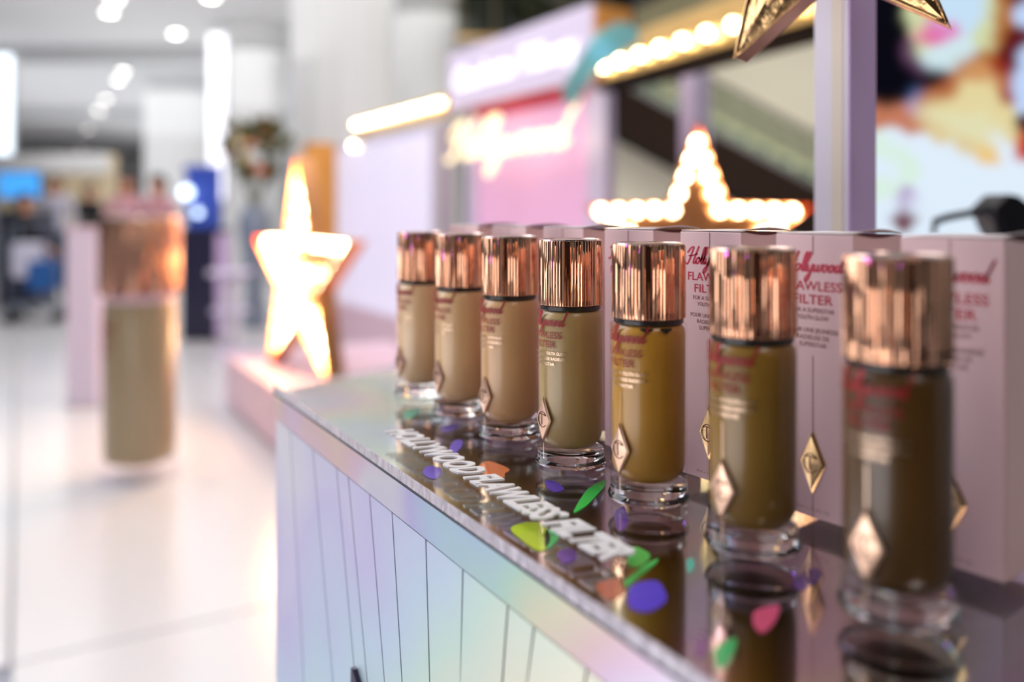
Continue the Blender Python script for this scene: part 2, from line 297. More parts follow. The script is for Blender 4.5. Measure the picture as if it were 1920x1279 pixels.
# downlights
DL = [(205, 22, 1), (215, -2, 1), (231, 134, 1), (222, 150, 0), (198, 186, 1), (185, 206, 0), (246, 98, 0), (277, 98, 0), (165, 242, 0), (152, 280, 0), (385, 112, 0), (330, 62, 0), (395, -6, 0)]
d0 = None
OR = ['first', 'second', 'third', 'fourth', 'fifth', 'sixth', 'seventh', 'eighth', 'ninth', 'tenth', 'eleventh', 'twelfth', 'thirteenth']
DL.sort(key=lambda q: q[1])
for kd, (x, y, br) in enumerate(DL):
    zc = 3.995; Y = (zc-CAMZ)*FP/(HZ-y); X = (x-960)/FP*Y
    if True:
        t = empty('downlight', (X, Y, zc), 0, ('bright' if br else 'dimmer')+' round aisle ceiling downlight, '+OR[kd]+' counted down from the top edge', 'ceiling light', 'bright aisle downlights' if br else 'dim aisle downlights')
        if d0 is None:
            l = lathe('lens', [(.085, -.012), (.085, .01)], M['down'], t, 16); rg = lathe('rim', [(.075, .025), (.115, .022), (.115, -.006), (.088, -.014), (.085, .02)], M['trim'], t, 16); d0 = (l, rg)
            d1 = l.data.copy(); d1.materials.clear(); d1.materials.append(M['downdim'])
        else:
            for q in d0: c = q.copy(); COL.objects.link(c); c.parent = t
        if not br:
            for c in t.children:
                if c.name.startswith('lens'): c.data = d1
# people far down the aisle
def person(loc, rz, hgt, top, legs, label, hairlen=.1, arm=.25):
    k = hgt/1.72
    V = {'pel': (0, 0, .93, .15), 'wst': (0, 0, 1.08, .13), 'chs': (0, .01, 1.28, .155), 'nkb': (0, 0, 1.43, .075), 'nk': (0, -.01, 1.49, .05),
         'hip1': (.09, 0, .86, .095), 'kn1': (.11, -.05, .48, .06), 'an1': (.11, .03, .09, .042), 'to1': (.13, -.14, .035, .035),
         'hip2': (-.09, 0, .86, .095), 'kn2': (-.11, .06, .48, .06), 'an2': (-.11, .12, .10, .042), 'to2': (-.13, -.03, .035, .035),
         'sh1': (.19, 0, 1.39, .06), 'el1': (.25, .02, 1.10, .042), 'wr1': (.24, -arm, .90, .026), 'pa1': (.24, -arm-.07, .86, .03),
         'sh2': (-.19, 0, 1.39, .06), 'el2': (-.25, .03, 1.10, .042), 'wr2': (-.26, -.05, .86, .026), 'pa2': (-.26, -.07, .79, .03)}
    E = [('pel', 'wst'), ('wst', 'chs'), ('chs', 'nkb'), ('nkb', 'nk'), ('pel', 'hip1'), ('hip1', 'kn1'), ('kn1', 'an1'), ('an1', 'to1'), ('pel', 'hip2'), ('hip2', 'kn2'), ('kn2', 'an2'), ('an2', 'to2'),
         ('nkb', 'sh1'), ('sh1', 'el1'), ('el1', 'wr1'), ('wr1', 'pa1'), ('nkb', 'sh2'), ('sh2', 'el2'), ('el2', 'wr2'), ('wr2', 'pa2')]
    for s, q in (('1', (.24, -arm-.07, .86)), ('2', (-.26, -.07, .79))):
        for i in range(5):
            dx = (i-2)*.018; ln = (.045, .07, .075, .07, .05)[i]
            V['f%s%d' % (s, i)] = (q[0]+dx*1.3, q[1]-.02-ln*.3, q[2]-ln, .009); E.append(('pa'+s, 'f%s%d' % (s, i)))
    names = list(V); me = bpy.data.meshes.new('b'); me.from_pydata([Vector(V[n][:3])*k for n in names], [(names.index(a), names.index(b)) for a, b in E], [])
    o = bpy.data.objects.new('b', me); COL.objects.link(o); md = o.modifiers.new('s', 'SKIN')
    for i, n in enumerate(names):
        me.skin_vertices[0].data[i].radius = (V[n][3]*k, V[n][3]*k*(.72 if n in ('chs', 'wst', 'pel') else 1))
    me.skin_vertices[0].data[0].use_root = True
    sb = o.modifiers.new('d', 'SUBSURF'); sb.levels = 1; sb.render_levels = 1
    dg = bpy.context.evaluated_depsgraph_get(); m2 = bpy.data.meshes.new_from_object(o.evaluated_get(dg)); bpy.data.objects.remove(o)
    # head joined to the same body
    bm = bmesh.new(); bm.from_mesh(m2)
    r = bmesh.ops.create_uvsphere(bm, u_segments=20, v_segments=14, radius=1)
    for v in r['verts']:
        p = v.co.copy(); q = Vector((p.x*.078, p.y*.096, p.z*.118))
        if p.z < 0: q.x *= 1-.28*(-p.z)
        if p.y < -.85 and -.25 < p.z < .15: q.y -= .022*(1-abs(p.x)*4) if abs(p.x) < .25 else 0
        v.co = (q+Vector((0, -.015, 1.60)))*k
    bm.to_mesh(m2); bm.free()
    for m in (M['skin'], M[top], M[legs], M['black']): m2.materials.append(m)
    for p in m2.polygons:
        c = p.center/k
        p.material_index = 3 if c.z < .07 else 2 if c.z < .98 and abs(c.x) < .2 and not (c.z > .8 and c.y < -.13) else 1 if c.z < 1.46 and not (c.z < .95) else 0
        p.use_smooth = True
    t = empty('person', loc, rz, label, 'person')
    b = bpy.data.objects.new('body', m2); COL.objects.link(b); b.parent = t
    bm = bmesh.new(); bmesh.ops.create_uvsphere(bm, u_segments=16, v_segments=12, radius=1)
    bmesh.ops.delete(bm, geom=[v for v in bm.verts if v.co.y < -.3 and v.co.z < .25 or v.co.z < -.75], context='VERTS')
    for v in bm.verts: v.co = (Vector((v.co.x*.095, v.co.y*.115, v.co.z*.135-(hairlen if v.co.z < -.1 else 0)))+Vector((0, -.008, 1.612)))*k
    bmobj('hair', bm, M['hair'], t, True)
    for s in (-1, 1): ball('eye', Vector((s*.03, -.103, 1.615))*k, .011*k, M['black'], t, 8)
    box('mouth', Vector((-.022, -.102, 1.545))*k, Vector((.022, -.095, 1.552))*k, M['pinktop'], t)
    for q in [c for c in t.children if c.name.startswith('eye') or c.name.startswith('mouth')]: q.parent = b
    return t
person((at(103, 0, 11.2).x, 11.2, 0), .3, 1.58, 'shirt', 'dark', 'person in a white shirt and black trousers standing in the aisle', .05, .3)
person((at(168, 0, 12.6).x, 12.6, 0), 1.2, 1.52, 'dark', 'jeans', 'person in dark clothes standing beside the white-shirted one', .02)
person((at(238, 0, 8.6).x, 8.6, 0), .1, 1.50, 'pinktop', 'dark', 'dark-haired person in pink seen just above the giant bottle cap', .04)
person((at(297, 0, 8.8).x, 8.8, 0), -.3, 1.49, 'pinktop', 'jeans', 'dark-haired person in pink nearer the navy display cabinet', .04)
person((at(46, 0, 9.2).x, 9.2, 0), 1.5, 1.30, 'dark', 'jeans', 'person in black bending by the trolley and till counter', .02)
# trolley
q = at(70, 600, 8.6); t = empty('shopping_trolley', (q.x, q.y, 0), .2, 'grey wheeled trolley with blue bag hung below pale bundle', 'trolley')
for x, y in ((-.22, -.15), (.22, -.15), (-.22, .15), (.22, .15)):
    tube('upright', [(x, y, .1), (x, y, .95)], .012, M['grey'], t); wh = lathe('wheel', [(.02, -.015), (.06, -.015), (.06, .015), (.02, .015)], M['black'], t, 16); wh.matrix_local = Matrix.Translation((x, y, .06)) @ Matrix.Rotation(PI/2, 4, 'X')
box('deck', (-.25, -.18, .16), (.25, .18, .19), M['grey'], t, .01); tube('handle', [(-.22, -.15, .95), (-.22, -.2, 1.0), (.22, -.2, 1.0), (.22, -.15, .95)], .012, M['grey'], t)
box('blue_bag', (-.05, -.17, .32), (.2, .14, .62), M['blue'], t, .03); box('bundle', (-.2, -.16, .45), (.04, .15, .8), M['shirt'], t, .05)
# lavender plinth beside the giant bottle
q = at(166, 758, 4.9); t = empty('display_plinth', (q.x, q.y, 0), 0, 'slim lavender plinth standing behind the giant bottle', 'plinth')
box('plinth_body', (-.085, -.085, .02), (.085, .085, 1.0), M['lav'], t, .004); box('plinth_base', (-.09, -.09, 0), (.09, .09, .02), M['post'], t); box('plinth_top', (-.09, -.09, 1.0), (.09, .09, 1.02), M['pinkbase'], t, .003)
# navy cabinet with blue display
q = at(376, 640, 7.3); t = empty('display_cabinet', (q.x, 7.3, 0), 0, 'dark navy cabinet with purple side carrying a blue display', 'cabinet')
box('cabinet_body', (-.17, 0, .03), (.13, .3, .94), M['navy'], t, .006); box('side_panel', (.13, .0, .03), (.16, .3, .92), M['postpurple'], t, .004); box('cabinet_top', (-.18, -.01, .94), (.17, .31, .965), M['black'], t, .004); box('kick_base', (-.16, .02, 0), (.14, .28, .03), M['black'], t)
t = empty('blue_display', (q.x-.03, 7.42, .965), 0, 'glowing blue backlit display standing on the navy cabinet', 'display')
box('display_back', (-.16, .05, 0), (.14, .08, .52), M['navyblue'], t, .006); box('shelf', (-.15, -.06, .15), (.13, .05, .16), M['navyblue'], t); box('header', (-.16, .0, .48), (.14, .06, .55), M['navyblue'], t, .004)
for x, z, r in ((-.13, .31, .055), (-.03, .14, .036)):
    ball('lamp_globe', (x-.0, -.02, z), r, M['bluelamp'], t, 12)
# flowers in a slate vase
q = at(478, 399, 8.2); t = empty('flower_arrangement', (q.x, 8.2, 0), 0, 'large olive and coral flower arrangement in tall slate vase', 'flowers')
lathe('vase', [(.10, 0), (.12, .05), (.09, .35), (.12, .75), (.16, .95), (.14, 1.1), (.10, 1.16), (.08, 1.14)], M['vase'], t, 24)
for k in range(14): 
    a = k*2.4; tube('stem', [(0, 0, 1.0), (.06*math.cos(a), .06*math.sin(a), 1.25), (.19*math.cos(a), .15*math.sin(a), 1.6)], .006, M['leaf'], t, 4)
random.seed(3)
lf = None
for k in range(90):
    a = random.uniform(0, 6.28); el = random.uniform(-.9, 1.5); R = random.uniform(.17, .29); c = Vector((R*math.cos(a)*math.cos(el), R*.8*math.sin(a)*math.cos(el), 1.62+R*1.15*math.sin(el)))
    if lf is None:
        lf = pydata('leaf', [(0, 0, 0), (.05, .0, .07), (.02, 0, .19), (-.02, 0, .19), (-.05, 0, .07), (0, .018, .09)], [(0, 1, 5), (1, 2, 5), (2, 3, 5), (3, 4, 5), (4, 0, 5)], M['leaf'], t); l = lf
    else: l = lf.copy(); COL.objects.link(l)
    l.matrix_local = Matrix.Translation(c) @ Euler((random.uniform(-1.5, 1.5), random.uniform(-1.5, 1.5), a)).to_matrix().to_4x4()
bl = {}
for k in range(26):
    a = random.uniform(PI, 2*PI) if k % 3 else random.uniform(0, PI); el = random.uniform(-.6, 1.3); R = random.uniform(.2, .28); mm = 'petal' if k % 2 else 'petal2'
    if mm not in bl:
        v = [(0, 0, 0)]; f = []
        for p in range(8):
            b0 = p*PI/4; n0 = len(v)
            v += [(.02*math.cos(b0-.4), .02*math.sin(b0-.4), .02), (.05*math.cos(b0-.3), .05*math.sin(b0-.3), .035), (.055*math.cos(b0+.3), .055*math.sin(b0+.3), .03), (.02*math.cos(b0+.4), .02*math.sin(b0+.4), .02)]; f.append((0, n0, n0+1, n0+2, n0+3))
        bl[mm] = pydata('blossom', v, f, M[mm], t); l = bl[mm]
    else: l = bl[mm].copy(); COL.objects.link(l)
    c = Vector((R*math.cos(a)*math.cos(el), R*.8*math.sin(a)*math.cos(el), 1.62+R*1.15*math.sin(el)))
    l.matrix_local = Matrix.Translation(c) @ (c-Vector((0, 0, 1.6))).to_track_quat('Z', 'Y').to_matrix().to_4x4()
# clear acrylic stool-like stand
q = at(432, 650, 6.6); t = empty('acrylic_stand', (q.x, 6.6, 0), 0, 'pale tiered acrylic stand on the floor before the flower vase', 'stand')
box('stand_base', (-.1, -.1, 0), (.1, .1, .05), M['lav'], t, .01); box('stem_block', (-.05, -.05, .05), (.05, .05, .62), M['post'], t, .01); box('tier', (-.12, -.1, .33), (.12, .1, .36), M['lav'], t, .008); box('tier', (-.14, -.12, .62), (.14, .12, .66), M['lav'], t, .008)

# ------------------------------------------------------------ escalator, upper beams
E0 = at(1085, 118, 9.6); E1 = at(1620, 402, 9.6)
t = empty('escalator', (E0.x, 9.6, 0), 0, 'bronze-clad escalator with green glass balustrade descending across the hall', 'escalator')
dx = E1.x-E0.x; dz = E1.z-E0.z; ang = math.atan2(dz, dx); ln = math.hypot(dx, dz); Z0 = E0.z
def slope(name, a, b, za, zb, y0, y1, m, bev=.01, par=None):
    v = [(a*dx, y, Z0+a*dz+z) for y in (y0, y1) for z in (za, zb)]+[(b*dx, y, Z0+b*dz+z) for y in (y0, y1) for z in (za, zb)]
    f = [(0, 1, 3, 2), (4, 6, 7, 5), (0, 4, 5, 1), (2, 3, 7, 6), (1, 5, 7, 3), (0, 2, 6, 4)]
    return pydata(name, v, f, m, par or t)
slope('truss_cladding', -.25, 1.35, -.52, 0, 0, .9, M['brown']); slope('skirt', -.25, 1.35, 0, .07, -.02, .03, M['black'])
gp = glassy('green_balustrade_glass', (.70, .74, .62, 1), 1.3)
for k in range(8): slope('glass_panel', -.25+.2*k, -.25+.2*k+.195, .07, .55, 0, .015, gp)
slope('handrail', -.25, 1.35, .55, .63, -.03, .06, M['handrail'])
slope('rear_handrail', -.25, 1.35, .56, .64, .75, .82, M['handrail'])
for k in range(20): 
    a = -.2+k*.078; v0 = (a*dx, Z0+a*dz); box('step', (v0[0], .05, v0[1]-.05), (v0[0]+.3, .85, v0[1]+.06), M['grey'], t)
wa = at(860, 60, 10.9); wb = at(1010, -160, 10.9)
t = empty('upper_window', (0, 0, 0), 0, 'dark green upper glazing with brass edge above the pink sign', 'window')
box('glazing', (wa.x, 10.9, wa.z-.05), (wb.x+1.2, 10.95, wb.z), M['darkgreen'], t); box('brass_edge', (wa.x-.03, 10.85, wa.z-.1), (wb.x+1.2, 10.97, wa.z-.05), M['goldrail'], t, .005)
for k in range(5): x = wa.x+.02+k*.42; box('mullion', (x, 10.84, wa.z-.05), (x+.04, 10.9, wb.z), M['olive'], t)
a = at(1190, 70, 10.2); b = at(1560, -60, 10.2)
t = empty('bulkhead_beam', (0, 0, 0), 0, 'olive ceiling bulkhead with dark slot above the bulb-lit fascia', 'beam')
pydata('bulkhead_face', [(a.x, 10.2, a.z), (b.x, 10.2, a.z+.35), (b.x, 10.2, b.z+.9), (a.x, 10.2, b.z+.9), (a.x, 10.6, a.z), (b.x, 10.6, a.z+.35), (b.x, 10.6, b.z+.9), (a.x, 10.6, b.z+.9)], [(0, 1, 2, 3), (4, 7, 6, 5), (0, 4, 5, 1), (0, 3, 7, 4), (1, 5, 6, 2), (3, 2, 6, 7)], M['olive'], t)
pydata('dark_slot', [(a.x-.05, 10.15, a.z+.3), (a.x+.9, 10.15, a.z+.75), (a.x+.9, 10.15, a.z+1.0), (a.x-.05, 10.15, a.z+.65), (a.x-.05, 10.2, a.z+.3), (a.x+.9, 10.2, a.z+.75), (a.x+.9, 10.2, a.z+1.0), (a.x-.05, 10.2, a.z+.65)], [(0, 1, 2, 3), (4, 7, 6, 5), (0, 4, 5, 1), (0, 3, 7, 4), (1, 5, 6, 2), (3, 2, 6, 7)], M['black'], t)

# ------------------------------------------------------------ pink booth with sign and neon
SR = Vector((.39, 4.2, 0)); SLT = Vector((-.42, 5.6, 0)); SU = (SR-SLT).normalized(); SN = Vector((-SU.y, SU.x, 0)); SA = math.atan2(SU.y, SU.x); L1 = (SR-SLT).length
# local frame at SLT: +x towards the near end, +y away from the aisle
t = empty('shop_sign', (SLT.x, SLT.y, 0), SA, 'large lavender sign box with glowing white lettering over pink panel', 'sign')
box('sign_box', (0, .02, 1.77), (L1, .25, 2.13), M['wood'], t, .004); box('sign_face', (0, 0, 1.765), (L1, .02, 2.135), M['signface'], t, .003)
v, f = textverts('Charlotte Tilbury', .2, width=L1*.86, ext=.006); pydata('lettering', on_plane([p+Vector((L1*.5, 0, 0)) for p in v], -.008, 1.88), f, M['signtext'], t)
t = empty('pink_booth_wall', (SLT.x, SLT.y, 0), SA, 'pink wall panel in a pale frame below the lavender sign', 'wall panel')
box('pink_face', (.22, .10, .32), (L1-.14, .12, 1.765), M['pink'], t); 
for x0, x1 in ((.12, .24), (L1-.14, L1+.02)): box('frame_post', (x0, .07, .0), (x1, .13, 1.765), M['lav'], t, .004)
box('lower_panel', (.24, .08, 0), (L1-.14, .14, .33), M['lav'], t, .004); box('header_strip', (.24, .07, 1.70), (L1-.14, .12, 1.768), mat('crimson_header', rgb(226, 70, 100), .4), t)
# neon word, tilted upwards, in front of the panel
t = empty('neon_sign', (SLT.x, SLT.y, 0), SA, 'warm glowing neon script word mounted on the pink panel', 'neon sign')
tl = math.radians(-1.5); kk = 1.38/SW; kz = .085
for i, s in enumerate(STROKES):
    pts = [Vector((p.x*kk+.20, -.09, 1.435+p.y*kz)) for p in s]
    tube('neon_tube', pts, .013, M['neon'], t, 6)
for x in (.3, .8, 1.3): box('mounting_stud', (x-.008, -.085, 1.445), (x+.008, .10, 1.46), M['trim'], t)
# lit lavender wall continuing to the left, gold post at its end
W0 = SLT-SU*.10; L2 = 2.15
t = empty('booth_wall', (W0.x-SU.x*L2, W0.y-SU.y*L2, 0), SA, 'bright lavender lit booth wall between gold post and sign', 'wall panel')
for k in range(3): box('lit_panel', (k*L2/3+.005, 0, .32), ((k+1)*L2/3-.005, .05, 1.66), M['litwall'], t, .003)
box('top_rail', (0, -.01, 1.66), (L2, .09, 1.70), M['lav'], t, .004); box('lower_panel', (0, -.0, 0), (L2, .05, .32), M['pinkbase'], t, .004); box('inner_post', (L2-.1, -.03, 0), (L2, .1, 1.68), M['post'], t, .004)
q = at(598, 399, 7.9); t = empty('gold_post', (q.x, 7.9, 0), SA, 'orange gold wooden post at end of lavender booth wall', 'post')
box('post_shaft', (-.12, -.12, 0), (.12, .12, 1.74), M['wood'], t, .006); box('post_base', (-.14, -.14, 0), (.14, .14, .06), M['goldrail'], t, .004)
# bulb-lit fascias
def bulbrow(par, pts, r=.017, m='bulb', first=None):
    for p in pts:
        if first is None: first = ball('bulb', (0, 0, 0), r, M[m], par, 10); first.location = p
        else:
            c = first.copy(); COL.objects.link(c); c.parent = par; c.location = p
    return first
t = empty('light_fascia', (SLT.x-SU.x*1.75, SLT.y-SU.y*1.75, 0), SA, 'brass fascia with dense warm bulbs above lavender wall', 'light fascia', None)
box('fascia_board', (0, 0, 1.74), (1.7, .06, 1.88), M['goldrail'], t, .004); bulbrow(t, [(.04+.085*k, -.02, 1.83) for k in range(20)]); bulbrow(t, [(-.03, -.02, 1.66)], .02)
box('fascia_leg', (.0, .02, 1.69), (.05, .07, 1.74), M['goldrail'], t)
A = at(1132, 118, 4.15); B = at(1570, 2, 2.75); BU = (B-A); BU.z = 0; BL = BU.length; BA = math.atan2(BU.y, BU.x)
t = empty('light_fascia', (A.x, A.y, 0), BA, 'brass fascia with spaced warm bulbs beside lavender sign and escalator', 'light fascia')
zb = (A.z+B.z)/2
box('fascia_board', (-.03, 0, zb-.07), (BL, .05, zb+.12), M['goldrail'], t, .004); box('dark_soffit', (-.03, -.03, zb-.11), (BL, .12, zb-.07), M['brown'], t, .004)
bulbrow(t, [(.03+.165*k, -.022, zb) for k in range(10)], .020)
a = at(1500, 95, 3.0); t2 = t
# slim pink mast between fascia and star
q = at(1308, 399, 4.6); t = empty('pink_mast', (q.x, q.y+.06, 0), SA, 'slim pink square mast rising behind the frontal marquee star', 'mast')
box('mast_shaft', (-.058, -.058, 0), (.058, .058, 1.93), M['lav'], t, .003); box('mast_cap', (-.065, -.065, 1.93), (.065, .065, 1.96), M['lav'], t, .002)
# iridescent ribbon
t = empty('iridescent_ribbon', (0, 0, 0), 0, 'blue and teal iridescent film ribbon curling off the sign corner', 'ribbon')
pts = [at(1195, 52, 3.3), at(1160, 68, 3.3), at(1128, 92, 3.3), at(1100, 125, 3.35), at(1075, 160, 3.4), at(1062, 195, 3.45)]
v = []; f = []
for i, p in enumerate(pts): 
    wd = .075+.02*math.sin(i*1.3); v += [p+Vector((-.5*wd, .02, wd*.55)), p+Vector((.5*wd, -.02, -wd*.55))]
f = [(2*i, 2*i+1, 2*i+3, 2*i+2) for i in range(len(pts)-1)]
rb = pydata('ribbon_film', v, f, M['teal'], t, True); sm = rb.modifiers.new('th', 'SOLIDIFY'); sm.thickness = .001; ss = rb.modifiers.new('s', 'SUBSURF'); ss.levels = 2; ss.render_levels = 2
tube('hanging_thread', [pts[0], pts[0]+Vector((0, 0, 3.99-pts[0].z))], .001, M['trim'], t, 4)
# marquee stars
def star_pts(R, ri=.40, a0=PI/2, n=5): return [((R if k % 2 == 0 else R*ri)*math.cos(a0+k*PI/n), (R if k % 2 == 0 else R*ri)*math.sin(a0+k*PI/n)) for k in range(2*n)]
def marquee(loc, rz, R, label, zc, br=.021):
    t = empty('marquee_star', loc, rz, label, 'marquee star'); P = star_pts(R); n = 10; D = .10
    # box tray: back plate + rim walls
    v = [(x, D, z+zc) for x, z in P]+[(x, D-.01, z+zc) for x, z in P]; f = [tuple(range(10)), tuple(range(10, 20))[::-1]]+[(i, (i+1) % n, n+(i+1) % n, n+i) for i in range(n)]
    pydata('back_plate', v, f, M['copper'], t)
    Pi = star_pts(R*.965); v = [(x, 0, z+zc) for x, z in P]+[(x, D, z+zc) for x, z in P]+[(x, D, z+zc) for x, z in Pi]+[(x, 0, z+zc) for x, z in Pi]; f = []
    for i in range(n):
        j = (i+1) % n
        for k in range(4): f.append((k*n+i, k*n+j, ((k+1) % 4)*n+j, ((k+1) % 4)*n+i))
    pydata('rim', v, f, M['copper'], t)
    Q = star_pts(R*.84); bl = []
    for i in range(n):
        p, q = Q[i], Q[(i+1) % n]; m_ = 4
        for k in range(m_): bl.append((p[0]+(q[0]-p[0])*k/m_, D-.045, p[1]+(q[1]-p[1])*k/m_+zc))
    for k in range(5):
        a = PI/2+k*2*PI/5
        for rr in (.0,) if a < PI/2+.1 else (): bl.append((R*rr*math.cos(a), D-.045, R*rr*math.sin(a)+zc))
    bulbrow(t, bl, br)
    return t
su2 = math.atan2(-.75, .66)
s1 = marquee((-1.09, 4.3, .301), su2-.06, .60, 'copper marquee star full of bulbs on pale pink platform', .485, .030)
s2 = marquee(tuple(at(1310, 399, 3.85).xy)+(.52,), -.04, .545, 'copper marquee star full of bulbs behind the carton row', .445)
# platforms
t = empty('platform', (-1.06, 4.3, 0), SA, 'low pale pink platform carrying the marquee star beside booth wall', 'platform')
box('platform_body', (-.75, -.22, .02), (.62, .75, .29), M['pinkbase'], t, .006); box('platform_top', (-.76, -.23, .285), (.63, .76, .2995), M['pinkbase'], t, .003); box('platform_kick', (-.72, -.19, 0), (.6, .72, .02), M['post'], t)
q = at(1312, 399, 3.88); t = empty('plinth', (q.x, q.y, 0), 0, 'pale pink block plinth below the star behind the cartons', 'plinth')
box('plinth_body', (-.36, -.14, 0), (.36, .14, .50), M['pinkbase'], t, .01); box('plinth_top', (-.38, -.16, .50), (.38, .16, .519), M['lav'], t, .003)
# giant bottle on the floor
q = at(262, 399, 3.55); t = empty('giant_bottle', (q.x, q.y, 0), AU, 'giant floor-standing replica bottle with copper cap in the aisle', 'display bottle')
lathe('glass_foot', [(.155, 0), (.16, .01), (.155, .05), (.145, .09)], glassy('giant_glass', (.97, .97, 1, 1), 1.5), t, 48)
lathe('bottle_body', [(.10, .07), (.135, .085), (.142, .12), (.142, .70), (.135, .735), (.11, .745)], M['bigliquid'], t, 48)
lathe('neck_ring', [(.135, .735), (.14, .74), (.14, .765), (.13, .77)], M['pinkbase'], t, 48)
lathe('cap', [(.148, .765), (.158, .77), (.158, 1.065), (.152, 1.075)], M['lightrose'], t, 192, rad=lambda R, z, a, i: R-(.004 if i % 4 in (0, 1) and .77 <= z <= 1.07 else 0))
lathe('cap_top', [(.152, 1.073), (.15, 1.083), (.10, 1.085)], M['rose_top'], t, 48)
v, f = ribbon2d(.22, .003); pydata('script_print', on_cyl(v, .1425, .62), f, M['redprint'], t)
for s, z, wd in (('FLAWLESS', .565, .2), ('FILTER', .515, .15)): v, f = textverts(s, .05, width=wd); pydata('print', on_cyl(v, .1425, z), f, M['redprint'], t)

# ------------------------------------------------------------ portrait screen and black arm
SY = 1.55
t = empty('portrait_screen', (0, 0, 0), 0, 'large lit screen showing a cropped close-up portrait with bare shoulder', 'screen')
CP = {(5, 5, 16): [(60, 100), (60, 200), (60, 300), (60, 400), (60, 500), (110, 250), (110, 350), (150, 450), (250, 440), (330, 420), (120, 510), (200, 410), (100, 60), (140, 130), (60, 0), (60, -150), (-40, 300), (100, 180), (370, 405), (50, 550), (95, 535), (180, 470), (230, 455), (290, 440), (165, 495), (330, 400), (150, 400), (180, 380)],
 (95, 62, 92): [(185, 260), (205, 330), (250, 372)], (196, 222, 244): [(450, 60), (560, 60), (500, 130), (430, 10), (380, 80), (450, -60), (560, -100)], (206, 230, 236): [(350, 300), (400, 320), (500, 260), (310, 290), (430, 240), (335, 345), (385, 345), (430, 310), (480, 290), (280, 310)],
 (208, 216, 168): [(200, 90), (245, 150), (250, 260), (570, 200), (600, 150), (590, 230), (620, 60)], (222, 130, 190): [(300, 165), (350, 165), (400, 170)], (226, 96, 150): [(265, 185), (300, 200)],
 (176, 112, 56): [(665, 80), (700, 130), (650, 200), (600, 290), (520, 320), (450, 350), (700, 30)], (92, 8, 22): [(730, 190), (740, 250), (700, 300), (720, 350), (770, 180), (750, 0)],
 (190, 214, 252): [(790, 100), (785, 60), (780, 400), (780, 500), (760, 450), (797, 560), (800, 300), (900, 300), (900, 100)], (206, 148, 96): [(600, 400), (540, 400), (670, 440), (430, 430), (400, 480), (330, 510), (280, 535), (240, 560), (520, 360), (560, 380)],
 (156, 56, 34): [(690, 380), (650, 345), (385, 470), (340, 500), (700, 440), (395, 430), (270, 510), (710, 520)], (226, 212, 158): [(480, 480), (500, 570), (600, 510), (640, 560), (700, 600), (430, 560), (360, 560), (300, 570), (540, 470), (600, 460), (700, 680), (650, 640), (725, 720), (560, 530)], (224, 220, 178): [(330, 600), (280, 590), (450, 640), (560, 640), (380, 640), (640, 680), (430, 700), (500, 690), (560, 740), (620, 760), (250, 620)],
 (220, 200, 150): [(300, 670), (370, 710), (450, 755), (520, 790)], (196, 122, 92): [(40, 615), (90, 600), (130, 590), (150, 630), (190, 640), (110, 630), (240, 655), (20, 600)],
 (222, 236, 250): [(100, 720), (80, 900), (250, 760), (300, 850), (400, 880), (500, 950), (600, 920), (700, 950), (300, 1000), (450, 1100), (200, 1100), (780, 900), (650, 740), (700, 800), (780, 1000), (100, 1100), (600, 1100), (700, 1150), (500, 860), (250, 1250), (600, 1250), (900, 1100), (400, 800), (480, 1000), (60, 1250)],
 (236, 196, 124): [(610, 825), (580, 805)], (196, 62, 36): [(795, 740), (800, 810), (870, 760)], (60, 16, 20): [(790, 660), (850, 650)], (92, 134, 204): [(225, 505)], (180, 160, 200): [(205, 575), (165, 1080)], (216, 238, 226): [(60, 760), (120, 850), (180, 900), (60, 1000)], (110, 60, 70): [(155, 1160)]}
pts = [(x, y, rgb(*c)) for c, l in CP.items() for x, y in l]
NX, NZ = 96, 120; cx0, cx1, cy0, cy1 = -20., 1060., -420., 1330.
v = []; cols = []
for j in range(NZ+1):
    for i in range(NX+1):
        X = cx0+(cx1-cx0)*i/NX; Y_ = cy0+(cy1-cy0)*j/NZ; p = at(1640+X/2.843, Y_/2.843, SY); v.append(p)
        sw = 1e-12; c = [0, 0, 0]
        for (a, b, k) in pts:
            d2 = (X-a)**2+(Y_-b)**2
            if d2 > 260000: continue
            ww = math.exp(-d2/(2*30.0**2))+1e-5*math.exp(-d2/(2*120.0**2)); sw += ww; c = [c[q]+ww*k[q] for q in range(3)]
        cols.append([q/sw for q in c]+[1])
me = bpy.data.meshes.new('portrait_image'); me.from_pydata([tuple(p) for p in v], [], [(j*(NX+1)+i, j*(NX+1)+i+1, (j+1)*(NX+1)+i+1, (j+1)*(NX+1)+i) for j in range(NZ) for i in range(NX)]); me.update()
ca = me.color_attributes.new('Col', 'FLOAT_COLOR', 'POINT')
for i, c in enumerate(cols): ca.data[i].color = c
pm = bpy.data.materials.new('portrait_image'); pm.use_nodes = True; nt = pm.node_tree; b = nt.nodes['Principled BSDF']; vc = nt.nodes.new('ShaderNodeVertexColor'); vc.layer_name = 'Col'
b.inputs['Base Color'].default_value = (.0, .0, .0, 1); b.inputs['Specular IOR Level'].default_value = .1; b.inputs['Roughness'].default_value = .4; nt.links.new(vc.outputs[0], b.inputs['Emission Color']); b.inputs['Emission Strength'].default_value = .86
link('portrait_image', me, pm, t, True)
a = at(1640+cx0/2.843, 1330/2.843, SY); b = at(1640+cx1/2.843, -420/2.843, SY)
box('screen_bezel', (a.x-.01, SY+.003, a.z-.01), (b.x+.01, SY+.05, b.z+.01), M['black'], t, .004); box('screen_stand', ((a.x+b.x)/2-.2, SY+.02, 0), ((a.x+b.x)/2+.2, SY+.06, a.z), M['black'], t); box('stand_foot', ((a.x+b.x)/2-.3, SY-.1, 0), ((a.x+b.x)/2+.3, SY+.2, .02), M['black'], t, .004)
AY = .95
t = empty('black_arm', (0, 0, 0), 0, 'black jointed arm with angular housing standing before the portrait screen', 'stand')
